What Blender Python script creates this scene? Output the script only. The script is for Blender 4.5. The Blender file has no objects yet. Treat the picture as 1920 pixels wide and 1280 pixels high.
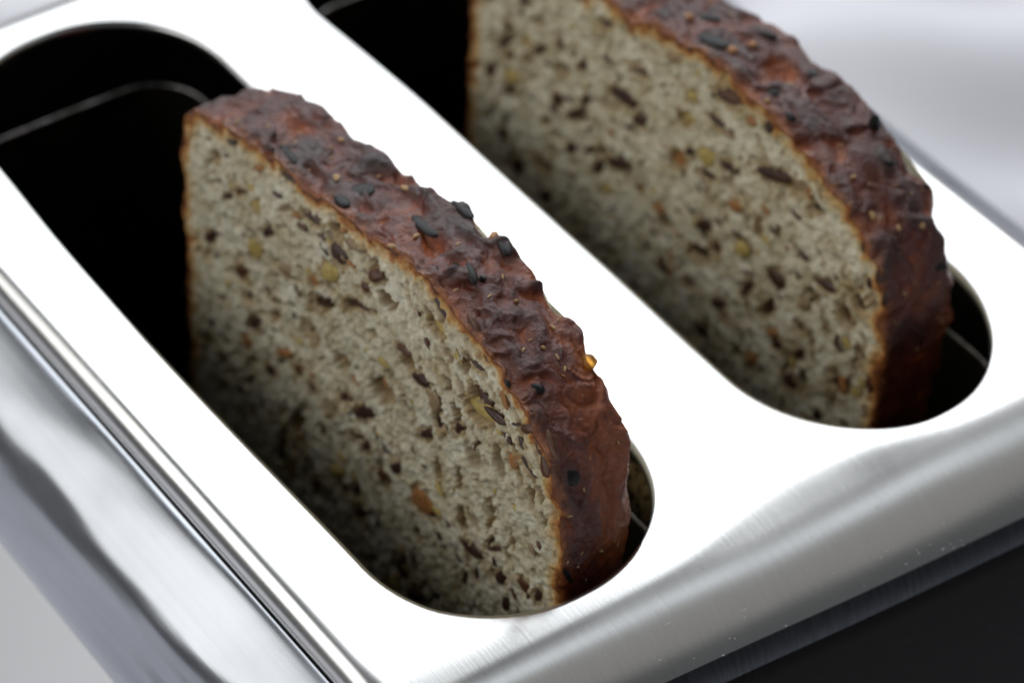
import bpy, math, random
import numpy as np
from mathutils import Vector, Matrix
from mathutils.geometry import delaunay_2d_cdt

# ------------------------------------------------------------------ units: millimetres, z = 0 is the toaster's top sheet
TOP = 170.0
def W(x, y, z):
    return Vector((x * .001, y * .001, (z + TOP) * .001))
scene = bpy.context.scene
col = scene.collection

# ------------------------------------------------------------------ camera
cam = bpy.data.cameras.new('camera')
cam.lens = 100.0; cam.sensor_width = 36.0
cam.clip_start = .01; cam.clip_end = 50
cam_o = bpy.data.objects.new('camera', cam); col.objects.link(cam_o)
_r = Vector((0.59817785, 0.80020845, 0.04300817)); _u = Vector((-0.56776729, 0.38532468, 0.72743742)); _f = Vector((-0.56552945, 0.45955558, -0.68482487))
M = Matrix((( _r.x, _u.x, -_f.x), (_r.y, _u.y, -_f.y), (_r.z, _u.z, -_f.z))).to_4x4()
M.translation = W(165.2, -128.93, 247.42)
cam_o.matrix_world = M
scene.camera = cam_o
cam.dof.use_dof = True
cam.dof.focus_distance = .323
cam.dof.aperture_fstop = 17.0
cam.dof.aperture_blades = 7

# ------------------------------------------------------------------ world and lamps
world = bpy.data.worlds.new('World'); scene.world = world; world.use_nodes = True
bg = world.node_tree.nodes['Background']
bg.inputs[0].default_value = (.92, .96, 1.0, 1); bg.inputs[1].default_value = .10
AIM = W(-50, 47, 0)
def area(name, direction, dist, sx, sy, radiance, color, roll=0.0):
    l = bpy.data.lights.new(name, 'AREA'); l.shape = 'RECTANGLE'; l.size = sx; l.size_y = sy
    l.energy = radiance * math.pi * sx * sy; l.color = color
    o = bpy.data.objects.new(name, l); col.objects.link(o)
    d = Vector(direction).normalized(); o.location = AIM + d * dist
    o.rotation_euler = (-d).to_track_quat('-Z', 'Y').to_euler()
    return o
area('window_light', (-.58, .46, .58), 1.6, 2.0, 1.48, 2.9, (.92, .96, 1.0))
area('ceiling_light', (.20, .46, .86), 1.8, .28, 1.1, .80, (.82, .91, 1.0))
area('ceiling_bounce', (.42, .46, .74), 2.0, 1.5, 1.6, .20, (1.0, .96, .92))
area('room_light', (-.30, -.82, .66), 2.2, 2.4, 1.3, 2.1, (.98, .98, .96))
scene.view_settings.view_transform = 'Standard'; scene.view_settings.look = 'None'
scene.view_settings.exposure = 0.0; scene.view_settings.gamma = 1.0
scene.view_settings.use_curve_mapping = False
scene.cycles.max_bounces = 10; scene.cycles.transparent_max_bounces = 8
scene.cycles.use_denoising = True

# ------------------------------------------------------------------ helpers
def empty(name, x, y, z, label, cat, group=None):
    o = bpy.data.objects.new(name, None); col.objects.link(o); o.location = W(x, y, z)
    o.empty_display_size = .01
    o['label'] = label; o['category'] = cat
    if group: o['group'] = group
    return o
def mesh(name, verts_mm, faces, mat, smooth=True):
    me = bpy.data.meshes.new(name)
    v = np.asarray(verts_mm, float)
    me.from_pydata((v * .001).tolist(), [], [list(map(int, f)) for f in faces])
    me.materials.append(mat)
    if smooth: me.polygons.foreach_set('use_smooth', [True] * len(me.polygons))
    me.update()
    return me
def grid_mesh(name, verts_mm, ni, nj, mat, close_i=False, extra_faces=()):
    """verts (ni*nj) row-major (i,j) as quads, quickly."""
    v = np.asarray(verts_mm, np.float64) * .001
    ii = np.arange(ni if close_i else ni - 1); jj = np.arange(nj - 1)
    I, Jx = np.meshgrid(ii, jj, indexing='ij'); I2 = (I + 1) % ni
    q = np.stack([I * nj + Jx, I2 * nj + Jx, I2 * nj + Jx + 1, I * nj + Jx + 1], -1).reshape(-1, 4)
    me = bpy.data.meshes.new(name)
    nq = len(q); ex = sum(len(f) for f in extra_faces)
    me.vertices.add(len(v)); me.vertices.foreach_set('co', v.ravel())
    me.loops.add(nq * 4 + ex); li = np.concatenate([q.ravel()] + [np.asarray(f) for f in extra_faces]).astype(np.int32)
    me.loops.foreach_set('vertex_index', li)
    me.polygons.add(nq + len(extra_faces))
    st = list(range(0, nq * 4, 4)); a = nq * 4
    for f in extra_faces: st.append(a); a += len(f)
    me.polygons.foreach_set('loop_start', np.array(st, np.int32))
    me.polygons.foreach_set('use_smooth', np.ones(nq + len(extra_faces), bool))
    me.materials.append(mat)
    me.update(calc_edges=True); me.validate()
    return me
def attr(me, name, arr):
    a = me.attributes.new(name, 'FLOAT', 'POINT'); a.data.foreach_set('value', np.asarray(arr, np.float32).ravel())
def link(name, me, parent, world_origin=True):
    """mesh given in world mm (z from the top sheet) -> child of parent"""
    o = bpy.data.objects.new(name, me); col.objects.link(o)
    if parent is not None:
        o.parent = parent
        if world_origin: o.location = Vector((0, 0, TOP * .001)) - parent.location
    elif world_origin: o.location = Vector((0, 0, TOP * .001))
    return o

_noise_cache = {}
def fbm_tex(n, beta, lo, hi, seed):
    """n x n periodic power-law noise, wavelengths lo..hi in pixels, unit variance"""
    k = (n, beta, lo, hi, seed)
    if k in _noise_cache: return _noise_cache[k]
    rng = np.random.default_rng(seed)
    F = np.fft.rfft2(rng.standard_normal((n, n)))
    fy = np.fft.fftfreq(n)[:, None]; fx = np.fft.rfftfreq(n)[None, :]
    r = np.sqrt(fx * fx + fy * fy); r[0, 0] = 1
    A = r ** (-beta); A[(r > 1 / lo)] = 0; A *= 1 / (1 + (1 / (hi * r)) ** 6); A[0, 0] = 0
    z = np.fft.irfft2(F * A, s=(n, n)); z = (z - z.mean()) / z.std()
    _noise_cache[k] = z
    return z
def sample(t, x, y):
    n = t.shape[0]; x = np.mod(x, n); y = np.mod(y, n)
    x0 = np.floor(x).astype(int); y0 = np.floor(y).astype(int); fx = x - x0; fy = y - y0
    x0 %= n; y0 %= n; x1 = (x0 + 1) % n; y1 = (y0 + 1) % n
    return t[y0, x0] * (1 - fx) * (1 - fy) + t[y0, x1] * fx * (1 - fy) + t[y1, x0] * (1 - fx) * fy + t[y1, x1] * fx * fy
def noise2(x, y, wl, seed, octaves_down=8, beta=1.6):
    """fbm with longest wavelength wl (mm)"""
    n = 512; hi = 64.0; t = fbm_tex(n, beta, max(2.0, hi / octaves_down), hi, seed)
    s = hi / wl
    return sample(t, x * s + seed * 37.3, y * s + seed * 11.7)
def sstep(a, b, x):
    t = np.clip((x - a) / (b - a), 0, 1); return t * t * (3 - 2 * t)

# ------------------------------------------------------------------ materials
def new_mat(name):
    m = bpy.data.materials.new(name); m.use_nodes = True
    return m, m.node_tree.nodes, m.node_tree.links, m.node_tree.nodes['Principled BSDF']
def N(nodes, kind, **kw):
    n = nodes.new(kind)
    for k, v in kw.items():
        if k.startswith('i_'): n.inputs[k[2:].replace('_', ' ')].default_value = v
        else: setattr(n, k, v)
    return n
def ramp(nodes, stops):
    r = nodes.new('ShaderNodeValToRGB'); e = r.color_ramp.elements
    while len(e) < len(stops): e.new(.5)
    for k, (p, c) in enumerate(stops):
        e[k].position = p; e[k].color = (c[0], c[1], c[2], 1) if not isinstance(c, float) else (c, c, c, 1)
    return r
def coords(nodes, links, scale):
    tc = nodes.new('ShaderNodeTexCoord'); mp = nodes.new('ShaderNodeMapping'); mp.inputs['Scale'].default_value = scale
    links.new(tc.outputs['Object'], mp.inputs['Vector']); return mp.outputs['Vector']

def steel(name, base, rough, brush_scale, brush, blotch=.06, wave=0.0):
    m, n, l, b = new_mat(name)
    b.inputs['Metallic'].default_value = 1.0
    v = coords(n, l, brush_scale)
    nz = N(n, 'ShaderNodeTexNoise', i_Scale=1.0, i_Detail=5.0, i_Roughness=.65); l.new(v, nz.inputs['Vector'])
    v2 = coords(n, l, (35, 35, 35))
    nb = N(n, 'ShaderNodeTexNoise', i_Scale=1.0, i_Detail=4.0); l.new(v2, nb.inputs['Vector'])
    rr = ramp(n, [(.3, float(rough - blotch * .5)), (.72, float(rough + blotch))]); l.new(nb.outputs[0], rr.inputs[0])
    l.new(rr.outputs[0], b.inputs['Roughness'])
    cr = ramp(n, [(.3, tuple(c * .93 for c in base)), (.7, base)]); l.new(nz.outputs[0], cr.inputs[0])
    l.new(cr.outputs[0], b.inputs['Base Color'])
    bp = N(n, 'ShaderNodeBump', i_Strength=brush, i_Distance=.00012); l.new(nz.outputs[0], bp.inputs['Height'])
    if wave:
        v3 = coords(n, l, (18, 45, 45)); nw = N(n, 'ShaderNodeTexNoise', i_Scale=1.0, i_Detail=1.5, i_Distortion=.6); l.new(v3, nw.inputs['Vector'])
        b2 = N(n, 'ShaderNodeBump', i_Strength=wave, i_Distance=.006); l.new(nw.outputs[0], b2.inputs['Height']); l.new(b2.outputs[0], bp.inputs['Normal'])
    l.new(bp.outputs[0], b.inputs['Normal'])
    return m
M_TOP = steel('brushed_top_steel', (.72, .715, .70), .21, (70, 2600, 300), .05)
M_RAIL = steel('polished_rail_steel', (.44, .455, .485), .23, (14, 520, 520), .16, .10, .48)

m, n, l, b = new_mat('black_end_plastic'); M_BLACK = m
b.inputs['Base Color'].default_value = (.0035, .0032, .0030, 1); b.inputs['IOR'].default_value = 1.33; b.inputs['Specular IOR Level'].default_value = .10
v = coords(n, l, (900, 900, 900)); nz = N(n, 'ShaderNodeTexNoise', i_Scale=1.0, i_Detail=3.0); l.new(v, nz.inputs['Vector'])
rr = ramp(n, [(.3, .26), (.7, .40)]); l.new(nz.outputs[0], rr.inputs[0]); l.new(rr.outputs[0], b.inputs['Roughness'])
bp = N(n, 'ShaderNodeBump', i_Strength=.08, i_Distance=.0001); l.new(nz.outputs[0], bp.inputs['Height']); l.new(bp.outputs[0], b.inputs['Normal'])

m, n, l, b = new_mat('painted_reflection_band'); M_REFL_BAND = m  # added strip: the shoulder's dim blue-grey reflection is put into its colour
b.inputs['Metallic'].default_value = 1.0; b.inputs['Roughness'].default_value = .35
v = coords(n, l, (70, 1800, 300)); nz = N(n, 'ShaderNodeTexNoise', i_Scale=1.0, i_Detail=3.0); l.new(v, nz.inputs['Vector'])
rr = ramp(n, [(.3, (.060, .066, .075)), (.7, (.09, .097, .107))]); l.new(nz.outputs[0], rr.inputs[0]); l.new(rr.outputs[0], b.inputs['Base Color'])

m, n, l, b = new_mat('white_body_enamel'); M_WHITE = m
b.inputs['Base Color'].default_value = (.86, .87, .87, 1); b.inputs['Roughness'].default_value = .32
v = coords(n, l, (140, 140, 140)); nz = N(n, 'ShaderNodeTexNoise', i_Scale=1.0, i_Detail=2.0); l.new(v, nz.inputs['Vector'])
bp = N(n, 'ShaderNodeBump', i_Strength=.03, i_Distance=.0004); l.new(nz.outputs[0], bp.inputs['Height']); l.new(bp.outputs[0], b.inputs['Normal'])

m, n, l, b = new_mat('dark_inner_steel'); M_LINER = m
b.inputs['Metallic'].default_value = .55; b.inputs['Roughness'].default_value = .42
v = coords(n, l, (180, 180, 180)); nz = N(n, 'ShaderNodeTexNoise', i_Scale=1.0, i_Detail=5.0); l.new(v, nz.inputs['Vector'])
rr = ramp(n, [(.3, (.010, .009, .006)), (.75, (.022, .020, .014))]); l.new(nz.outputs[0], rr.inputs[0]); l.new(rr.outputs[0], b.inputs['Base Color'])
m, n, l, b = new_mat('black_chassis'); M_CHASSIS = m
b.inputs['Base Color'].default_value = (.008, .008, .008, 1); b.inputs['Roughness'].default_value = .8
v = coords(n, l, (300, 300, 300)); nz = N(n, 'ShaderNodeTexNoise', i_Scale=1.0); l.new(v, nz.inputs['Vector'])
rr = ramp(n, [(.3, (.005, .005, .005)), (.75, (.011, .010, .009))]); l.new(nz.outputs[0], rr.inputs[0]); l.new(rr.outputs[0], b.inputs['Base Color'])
m, n, l, b = new_mat('bare_wire_steel'); M_WIRE = m
b.inputs['Metallic'].default_value = 1.0; b.inputs['Roughness'].default_value = .3
v = coords(n, l, (700, 700, 700)); nz = N(n, 'ShaderNodeTexNoise', i_Scale=1.0, i_Detail=4.0); l.new(v, nz.inputs['Vector'])
rr = ramp(n, [(.3, (.06, .055, .05)), (.7, (.26, .25, .24))]); l.new(nz.outputs[0], rr.inputs[0]); l.new(rr.outputs[0], b.inputs['Base Color'])
m, n, l, b = new_mat('speckled_mica'); M_MICA = m
b.inputs['Roughness'].default_value = .45
v = coords(n, l, (1100, 1100, 800)); nz = N(n, 'ShaderNodeTexNoise', i_Scale=1.0, i_Detail=4.0); l.new(v, nz.inputs['Vector'])
rr = ramp(n, [(.40, (.02, .015, .01)), (.46, (.26, .18, .09)), (.75, (.40, .30, .17))]); l.new(nz.outputs[0], rr.inputs[0]); l.new(rr.outputs[0], b.inputs['Base Color'])
m, n, l, b = new_mat('black_rubber'); M_RUBBER = m
b.inputs['Base Color'].default_value = (.02, .02, .02, 1); b.inputs['Roughness'].default_value = .8

m, n, l, b = new_mat('white_cotton'); M_CLOTH = m
b.inputs['Roughness'].default_value = .9; b.inputs['Sheen Weight'].default_value = .2
v = coords(n, l, (1, 1, 1)); wv = N(n, 'ShaderNodeTexNoise', i_Scale=900.0, i_Detail=3.0); l.new(v, wv.inputs['Vector'])
w2 = N(n, 'ShaderNodeTexNoise', i_Scale=7.0, i_Detail=3.0); l.new(v, w2.inputs['Vector'])
rr = ramp(n, [(.3, (.69, .68, .73)), (.7, (.77, .76, .80))]); l.new(w2.outputs[0], rr.inputs[0]); l.new(rr.outputs[0], b.inputs['Base Color'])
bp = N(n, 'ShaderNodeBump', i_Strength=.25, i_Distance=.0004); l.new(wv.outputs[0], bp.inputs['Height']); l.new(bp.outputs[0], b.inputs['Normal'])

# bread crumb: pale, grainy; brown towards the crust it was baked with (rim attribute, mm from the cut outline)
m, n, l, b = new_mat('bread_crumb'); M_CRUMB = m
v = coords(n, l, (1, 1, 1))
n1 = N(n, 'ShaderNodeTexNoise', i_Scale=260.0, i_Detail=6.0, i_Roughness=.6); l.new(v, n1.inputs['Vector'])
n2 = N(n, 'ShaderNodeTexNoise', i_Scale=1900.0, i_Detail=4.0, i_Roughness=.7); l.new(v, n2.inputs['Vector'])
n3 = N(n, 'ShaderNodeTexNoise', i_Scale=480.0, i_Detail=3.0); l.new(v, n3.inputs['Vector'])
c1 = ramp(n, [(.28, (.44, .355, .195)), (.44, (.61, .545, .385)), (.66, (.83, .78, .62))]); l.new(n1.outputs[0], c1.inputs[0])
c2 = ramp(n, [(.32, (.62, .58, .50)), (.6, (1.0, 1.0, 1.0))]); l.new(n2.outputs[0], c2.inputs[0])
mx = N(n, 'ShaderNodeMix', data_type='RGBA', blend_type='MULTIPLY'); mx.inputs['Factor'].default_value = .40
l.new(c1.outputs[0], mx.inputs['A']); l.new(c2.outputs[0], mx.inputs['B'])
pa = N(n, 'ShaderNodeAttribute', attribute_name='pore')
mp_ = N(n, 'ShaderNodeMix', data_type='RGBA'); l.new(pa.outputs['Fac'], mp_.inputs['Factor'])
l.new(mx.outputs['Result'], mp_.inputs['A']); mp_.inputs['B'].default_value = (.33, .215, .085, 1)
ra = N(n, 'ShaderNodeAttribute', attribute_name='rim')
ad = N(n, 'ShaderNodeMath', operation='MULTIPLY_ADD'); l.new(n3.outputs[0], ad.inputs[0]); ad.inputs[1].default_value = -3.4; l.new(ra.outputs['Fac'], ad.inputs[2])
a2 = N(n, 'ShaderNodeMath', operation='ADD'); l.new(ad.outputs[0], a2.inputs[0]); a2.inputs[1].default_value = 1.75
rc = ramp(n, [(0.0, (.12, .036, .010)), (.10, (.36, .13, .028)), (.24, (.60, .36, .12)), (.5, (.70, .59, .37))])
dv = N(n, 'ShaderNodeMath', operation='DIVIDE'); l.new(a2.outputs[0], dv.inputs[0]); dv.inputs[1].default_value = 6.4
l.new(dv.outputs[0], rc.inputs[0])
rf = N(n, 'ShaderNodeMapRange'); rf.inputs['From Min'].default_value = .18; rf.inputs['From Max'].default_value = .5
rf.inputs['To Min'].default_value = 1.0; rf.inputs['To Max'].default_value = 0.0; l.new(dv.outputs[0], rf.inputs['Value'])
m3 = N(n, 'ShaderNodeMix', data_type='RGBA'); l.new(rf.outputs[0], m3.inputs['Factor']); l.new(mp_.outputs['Result'], m3.inputs['A']); l.new(rc.outputs[0], m3.inputs['B'])
l.new(m3.outputs['Result'], b.inputs['Base Color'])
b.inputs['Roughness'].default_value = .62
b.inputs['Subsurface Weight'].default_value = .6; b.inputs['Subsurface Radius'].default_value = (1.0, .75, .45); b.inputs['Subsurface Scale'].default_value = .0015
bp = N(n, 'ShaderNodeBump', i_Strength=.42, i_Distance=.0003); l.new(n2.outputs[0], bp.inputs['Height']); l.new(bp.outputs[0], b.inputs['Normal'])

# crust: dark glossy red-brown on the swellings, orange where it tore open (hgt attribute)
m, n, l, b = new_mat('bread_crust'); M_CRUST = m
v = coords(n, l, (1, 1, 1))
n1 = N(n, 'ShaderNodeTexNoise', i_Scale=170.0, i_Detail=7.0, i_Roughness=.62); l.new(v, n1.inputs['Vector'])
n2 = N(n, 'ShaderNodeTexNoise', i_Scale=1300.0, i_Detail=4.0, i_Roughness=.7); l.new(v, n2.inputs['Vector'])
ha = N(n, 'ShaderNodeAttribute', attribute_name='hgt')
ad = N(n, 'ShaderNodeMath', operation='MULTIPLY_ADD'); l.new(ha.outputs['Fac'], ad.inputs[0]); ad.inputs[1].default_value = .28; l.new(n1.outputs[0], ad.inputs[2])
c1 = ramp(n, [(.24, (.30, .072, .012)), (.38, (.150, .0255, .0060)), (.55, (.082, .0125, .0038)), (.80, (.026, .0060, .0032))]); l.new(ad.outputs[0], c1.inputs[0])
c2 = ramp(n, [(.35, (.62, .58, .55)), (.62, (1.15, 1.12, 1.1))]); l.new(n2.outputs[0], c2.inputs[0])
mx = N(n, 'ShaderNodeMix', data_type='RGBA', blend_type='MULTIPLY'); mx.inputs['Factor'].default_value = .6
l.new(c1.outputs[0], mx.inputs['A']); l.new(c2.outputs[0], mx.inputs['B'])
ea = N(n, 'ShaderNodeAttribute', attribute_name='edge')
m3 = N(n, 'ShaderNodeMix', data_type='RGBA'); l.new(ea.outputs['Fac'], m3.inputs['Factor']); l.new(mx.outputs['Result'], m3.inputs['A']); m3.inputs['B'].default_value = (.34, .11, .024, 1)
l.new(m3.outputs['Result'], b.inputs['Base Color'])
rr = ramp(n, [(.3, .22), (.7, .42)]); l.new(n1.outputs[0], rr.inputs[0]); l.new(rr.outputs[0], b.inputs['Roughness'])
b.inputs['Specular IOR Level'].default_value = .74
n4 = N(n, 'ShaderNodeTexNoise', i_Scale=520.0, i_Detail=8.0, i_Roughness=.68, i_Distortion=.8); l.new(v, n4.inputs['Vector'])
bq = N(n, 'ShaderNodeBump', i_Strength=.9, i_Distance=.0005); l.new(n4.outputs[0], bq.inputs['Height'])
bp = N(n, 'ShaderNodeBump', i_Strength=.5, i_Distance=.0002); l.new(n2.outputs[0], bp.inputs['Height']); l.new(bq.outputs[0], bp.inputs['Normal']); l.new(bp.outputs[0], b.inputs['Normal'])

def seed_mat(name, c0, c1, rough, trans=0.0):
    m, n, l, b = new_mat(name)
    v = coords(n, l, (1, 1, 1)); nz = N(n, 'ShaderNodeTexNoise', i_Scale=2.2, i_Detail=4.0); l.new(v, nz.inputs['Vector'])
    rr = ramp(n, [(.35, c0), (.65, c1)]); l.new(nz.outputs[0], rr.inputs[0]); l.new(rr.outputs[0], b.inputs['Base Color'])
    b.inputs['Roughness'].default_value = rough
    if name.startswith('roasted'): b.inputs['Specular IOR Level'].default_value = .22
    if trans:
        b.inputs['Transmission Weight'].default_value = trans; b.inputs['IOR'].default_value = 1.35
    return m
SEEDM = {'d': seed_mat('dark_linseed_skin', (.040, .020, .015), (.095, .046, .030), .35),
         'b': seed_mat('brown_linseed_skin', (.075, .030, .016), (.16, .070, .034), .35),
         'y': seed_mat('yellow_grain', (.42, .29, .075), (.58, .45, .17), .5),
         'o': seed_mat('amber_grain', (.30, .12, .035), (.46, .22, .08), .5),
         't': seed_mat('tan_husk', (.26, .17, .09), (.40, .29, .17), .55),
         'p': seed_mat('roasted_pumpkin_seed', (.010, .0095, .010), (.026, .022, .021), .42),
         's': seed_mat('roasted_pumpkin_seed_green', (.012, .014, .012), (.03, .032, .028), .3),
         'a': seed_mat('amber_translucent_grain', (.80, .36, .04), (.95, .52, .10), .4, .8),
         'f': seed_mat('bran_flake', (.36, .20, .08), (.56, .38, .19), .6)}

# measured in millimetres on the slices and the slots
FLECK_A=[(-78.7,15.8,2.0,0.7,-139,'d'),(-74.2,17.5,1.9,1.1,-154,'d'),(-78.2,12.1,2.4,1.4,46,'d'),(-72.9,10.1,2.7,1.1,-135,'b'),(-75.7,7.4,2.4,0.8,-138,'d'),(-68.0,17.4,2.2,0.8,-147,'o'),(-61.0,20.7,3.4,1.1,-162,'d'),(-68.9,10.3,2.5,1.5,60,'y'),(-56.2,17.5,4.2,1.4,-162,'d'),(-66.1,8.3,3.0,1.2,-128,'d'),(-50.7,19.7,2.5,1.9,32,'b'),(-50.3,16.1,3.7,2.9,45,'d'),(-47.0,20.0,3.5,1.1,-163,'t'),(-69.3,3.0,3.7,2.1,58,'y'),(-52.1,11.6,3.8,2.1,45,'y'),(-55.8,7.6,2.9,1.4,-145,'o'),(-44.5,15.0,2.1,1.4,53,'b'),(-55.2,4.0,4.7,1.8,-136,'d'),(-47.8,9.7,4.3,1.5,-136,'d'),(-72.9,-3.7,3.6,2.1,42,'b'),(-71.5,-7.4,2.7,1.5,58,'d'),(-80.1,-2.6,3.3,1.5,49,'d'),(-66.4,21.7,2.2,0.9,-152,'d'),(-62.3,4.5,2.6,1.6,-152,'t'),(-42.1,18.7,3.0,1.8,44,'b'),(-29.3,23.1,3.1,1.1,156,'d'),(-23.5,24.4,2.7,1.4,147,'b'),(-21.1,22.3,3.1,1.2,151,'b'),(-30.1,19.5,3.4,1.9,-176,'y'),(-22.8,19.6,2.8,1.2,176,'d'),(-21.9,15.0,3.1,2.0,101,'b'),(-19.7,16.2,1.9,1.2,-172,'d'),(-17.9,14.9,3.5,1.3,-170,'d'),(-21.5,12.5,5.2,2.3,-172,'y'),(-36.3,10.9,2.5,1.2,-170,'b'),(-32.8,8.7,3.3,1.9,-155,'d'),(-44.8,11.2,4.1,0.7,-156,'d'),(-48.8,-7.4,3.8,1.2,-145,'d'),(-28.9,5.1,2.2,1.2,60,'d'),(-29.6,7.3,2.9,1.7,90,'t'),(-28.5,4.3,2.1,1.9,62,'d'),(-31.5,0.4,3.4,1.5,-136,'d'),(-25.0,6.9,3.2,1.4,-117,'d'),(-12.0,17.4,3.1,1.5,-139,'b'),(-12.8,14.5,1.5,1.0,137,'d'),(-11.8,11.8,3.1,1.2,156,'d'),(-10.2,16.1,1.9,1.0,123,'b'),(-8.4,14.4,3.0,1.9,103,'b'),(-7.4,18.7,3.1,1.4,125,'b'),(-14.1,10.4,2.4,1.6,71,'o'),(-21.5,6.7,2.1,0.6,-111,'d'),(-31.6,-11.5,4.0,2.8,38,'o'),(-32.8,-9.6,4.1,0.5,-134,'t'),(-37.3,-10.2,2.7,1.7,59,'d'),(-30.1,-12.4,2.8,1.4,-147,'d'),(-17.9,-0.1,2.0,1.0,-139,'d'),(-21.2,-11.0,3.7,1.9,-164,'d'),(-17.8,-6.7,4.2,0.6,-114,'d'),(-16.9,-7.1,2.6,0.7,-139,'d'),(-15.1,-10.5,2.5,1.6,64,'d'),(-22.3,-17.1,2.5,1.0,81,'d'),(-10.5,-7.9,2.1,2.0,21,'b'),(-8.1,-7.5,3.4,1.3,-115,'d'),(-35.7,-27.3,4.0,2.6,81,'d'),(-37.6,-32.4,3.8,1.4,-146,'y'),(-13.8,-14.0,2.1,1.2,89,'d'),(-45.1,-25.3,4.1,1.4,-131,'d'),(-46.1,-22.1,3.2,1.7,50,'d'),(-43.1,-32.1,3.9,1.3,-130,'d'),(-32.3,-29.3,3.8,1.9,-137,'d'),(-39.9,-14.3,2.7,2.3,35,'b'),(-44.7,-6.6,3.3,2.0,47,'d'),(-56.5,-1.8,3.2,2.6,73,'d'),(-81.9,-22.8,3.2,1.4,51,'d'),(-70.0,-10.8,2.9,1.7,51,'d'),(-71.9,-15.6,2.8,1.6,62,'o'),(-62.5,-10.3,4.7,1.1,-143,'o'),(-66.2,-16.3,2.6,1.8,40,'d'),(-75.6,-24.1,3.1,1.6,51,'d'),(-59.3,-10.8,2.7,1.5,35,'b'),(-51.7,-11.8,3.5,1.5,-138,'d'),(-55.9,-11.4,2.7,1.6,31,'d'),(-59.6,-24.7,4.5,2.6,47,'o'),(-61.3,-30.7,3.7,2.0,64,'o'),(-63.6,-27.1,4.9,1.6,-111,'d'),(-63.7,-30.0,2.8,1.5,61,'d'),(-53.5,-17.2,2.1,1.5,43,'d'),(-45.6,-7.6,2.5,1.4,39,'d'),(-46.3,-12.0,4.1,1.2,-145,'d'),(-44.0,-12.3,3.1,1.5,-143,'d'),(-50.4,-22.0,3.8,1.6,-139,'y'),(-55.2,-28.7,2.6,1.6,48,'d'),(-48.9,-24.2,2.5,1.7,47,'d'),(-46.0,-21.9,2.8,1.5,55,'d')]
PORE_A=[(-50.7,19.7,2.3,1.8,33),(-53.8,4.9,6.8,2.2,-141),(-39.7,16.2,4.7,2.9,-153),(-35.3,9.5,4.1,2.3,-155),(-40.4,0.3,6.6,4.3,38),(-25.3,9.4,3.1,1.9,103),(-23.2,-7.4,4.5,1.8,101),(-17.8,-2.0,6.1,1.5,-96),(-10.3,7.2,4.5,1.4,102),(-65.5,-6.1,4.0,1.9,52),(-49.7,-1.5,4.6,3.1,30),(-60.3,-21.1,6.9,2.8,-120),(-21.9,15.0,3.4,2.4,90),(-21.5,12.5,5.9,2.9,-169),(-30.1,19.5,3.8,2.3,-171),(-47.8,9.5,4.9,1.8,-136),(-42.8,19.6,3.0,2.1,39),(-27.1,12.5,2.8,1.6,107),(-24.2,17.5,2.4,1.9,108),(-16.8,8.6,4.5,1.9,102),(-24.3,-1.4,4.3,1.6,93),(-13.4,-2.2,4.2,1.3,96),(-28.6,-3.3,3.3,1.7,93),(-32.6,-18.4,3.2,2.5,81)]
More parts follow.
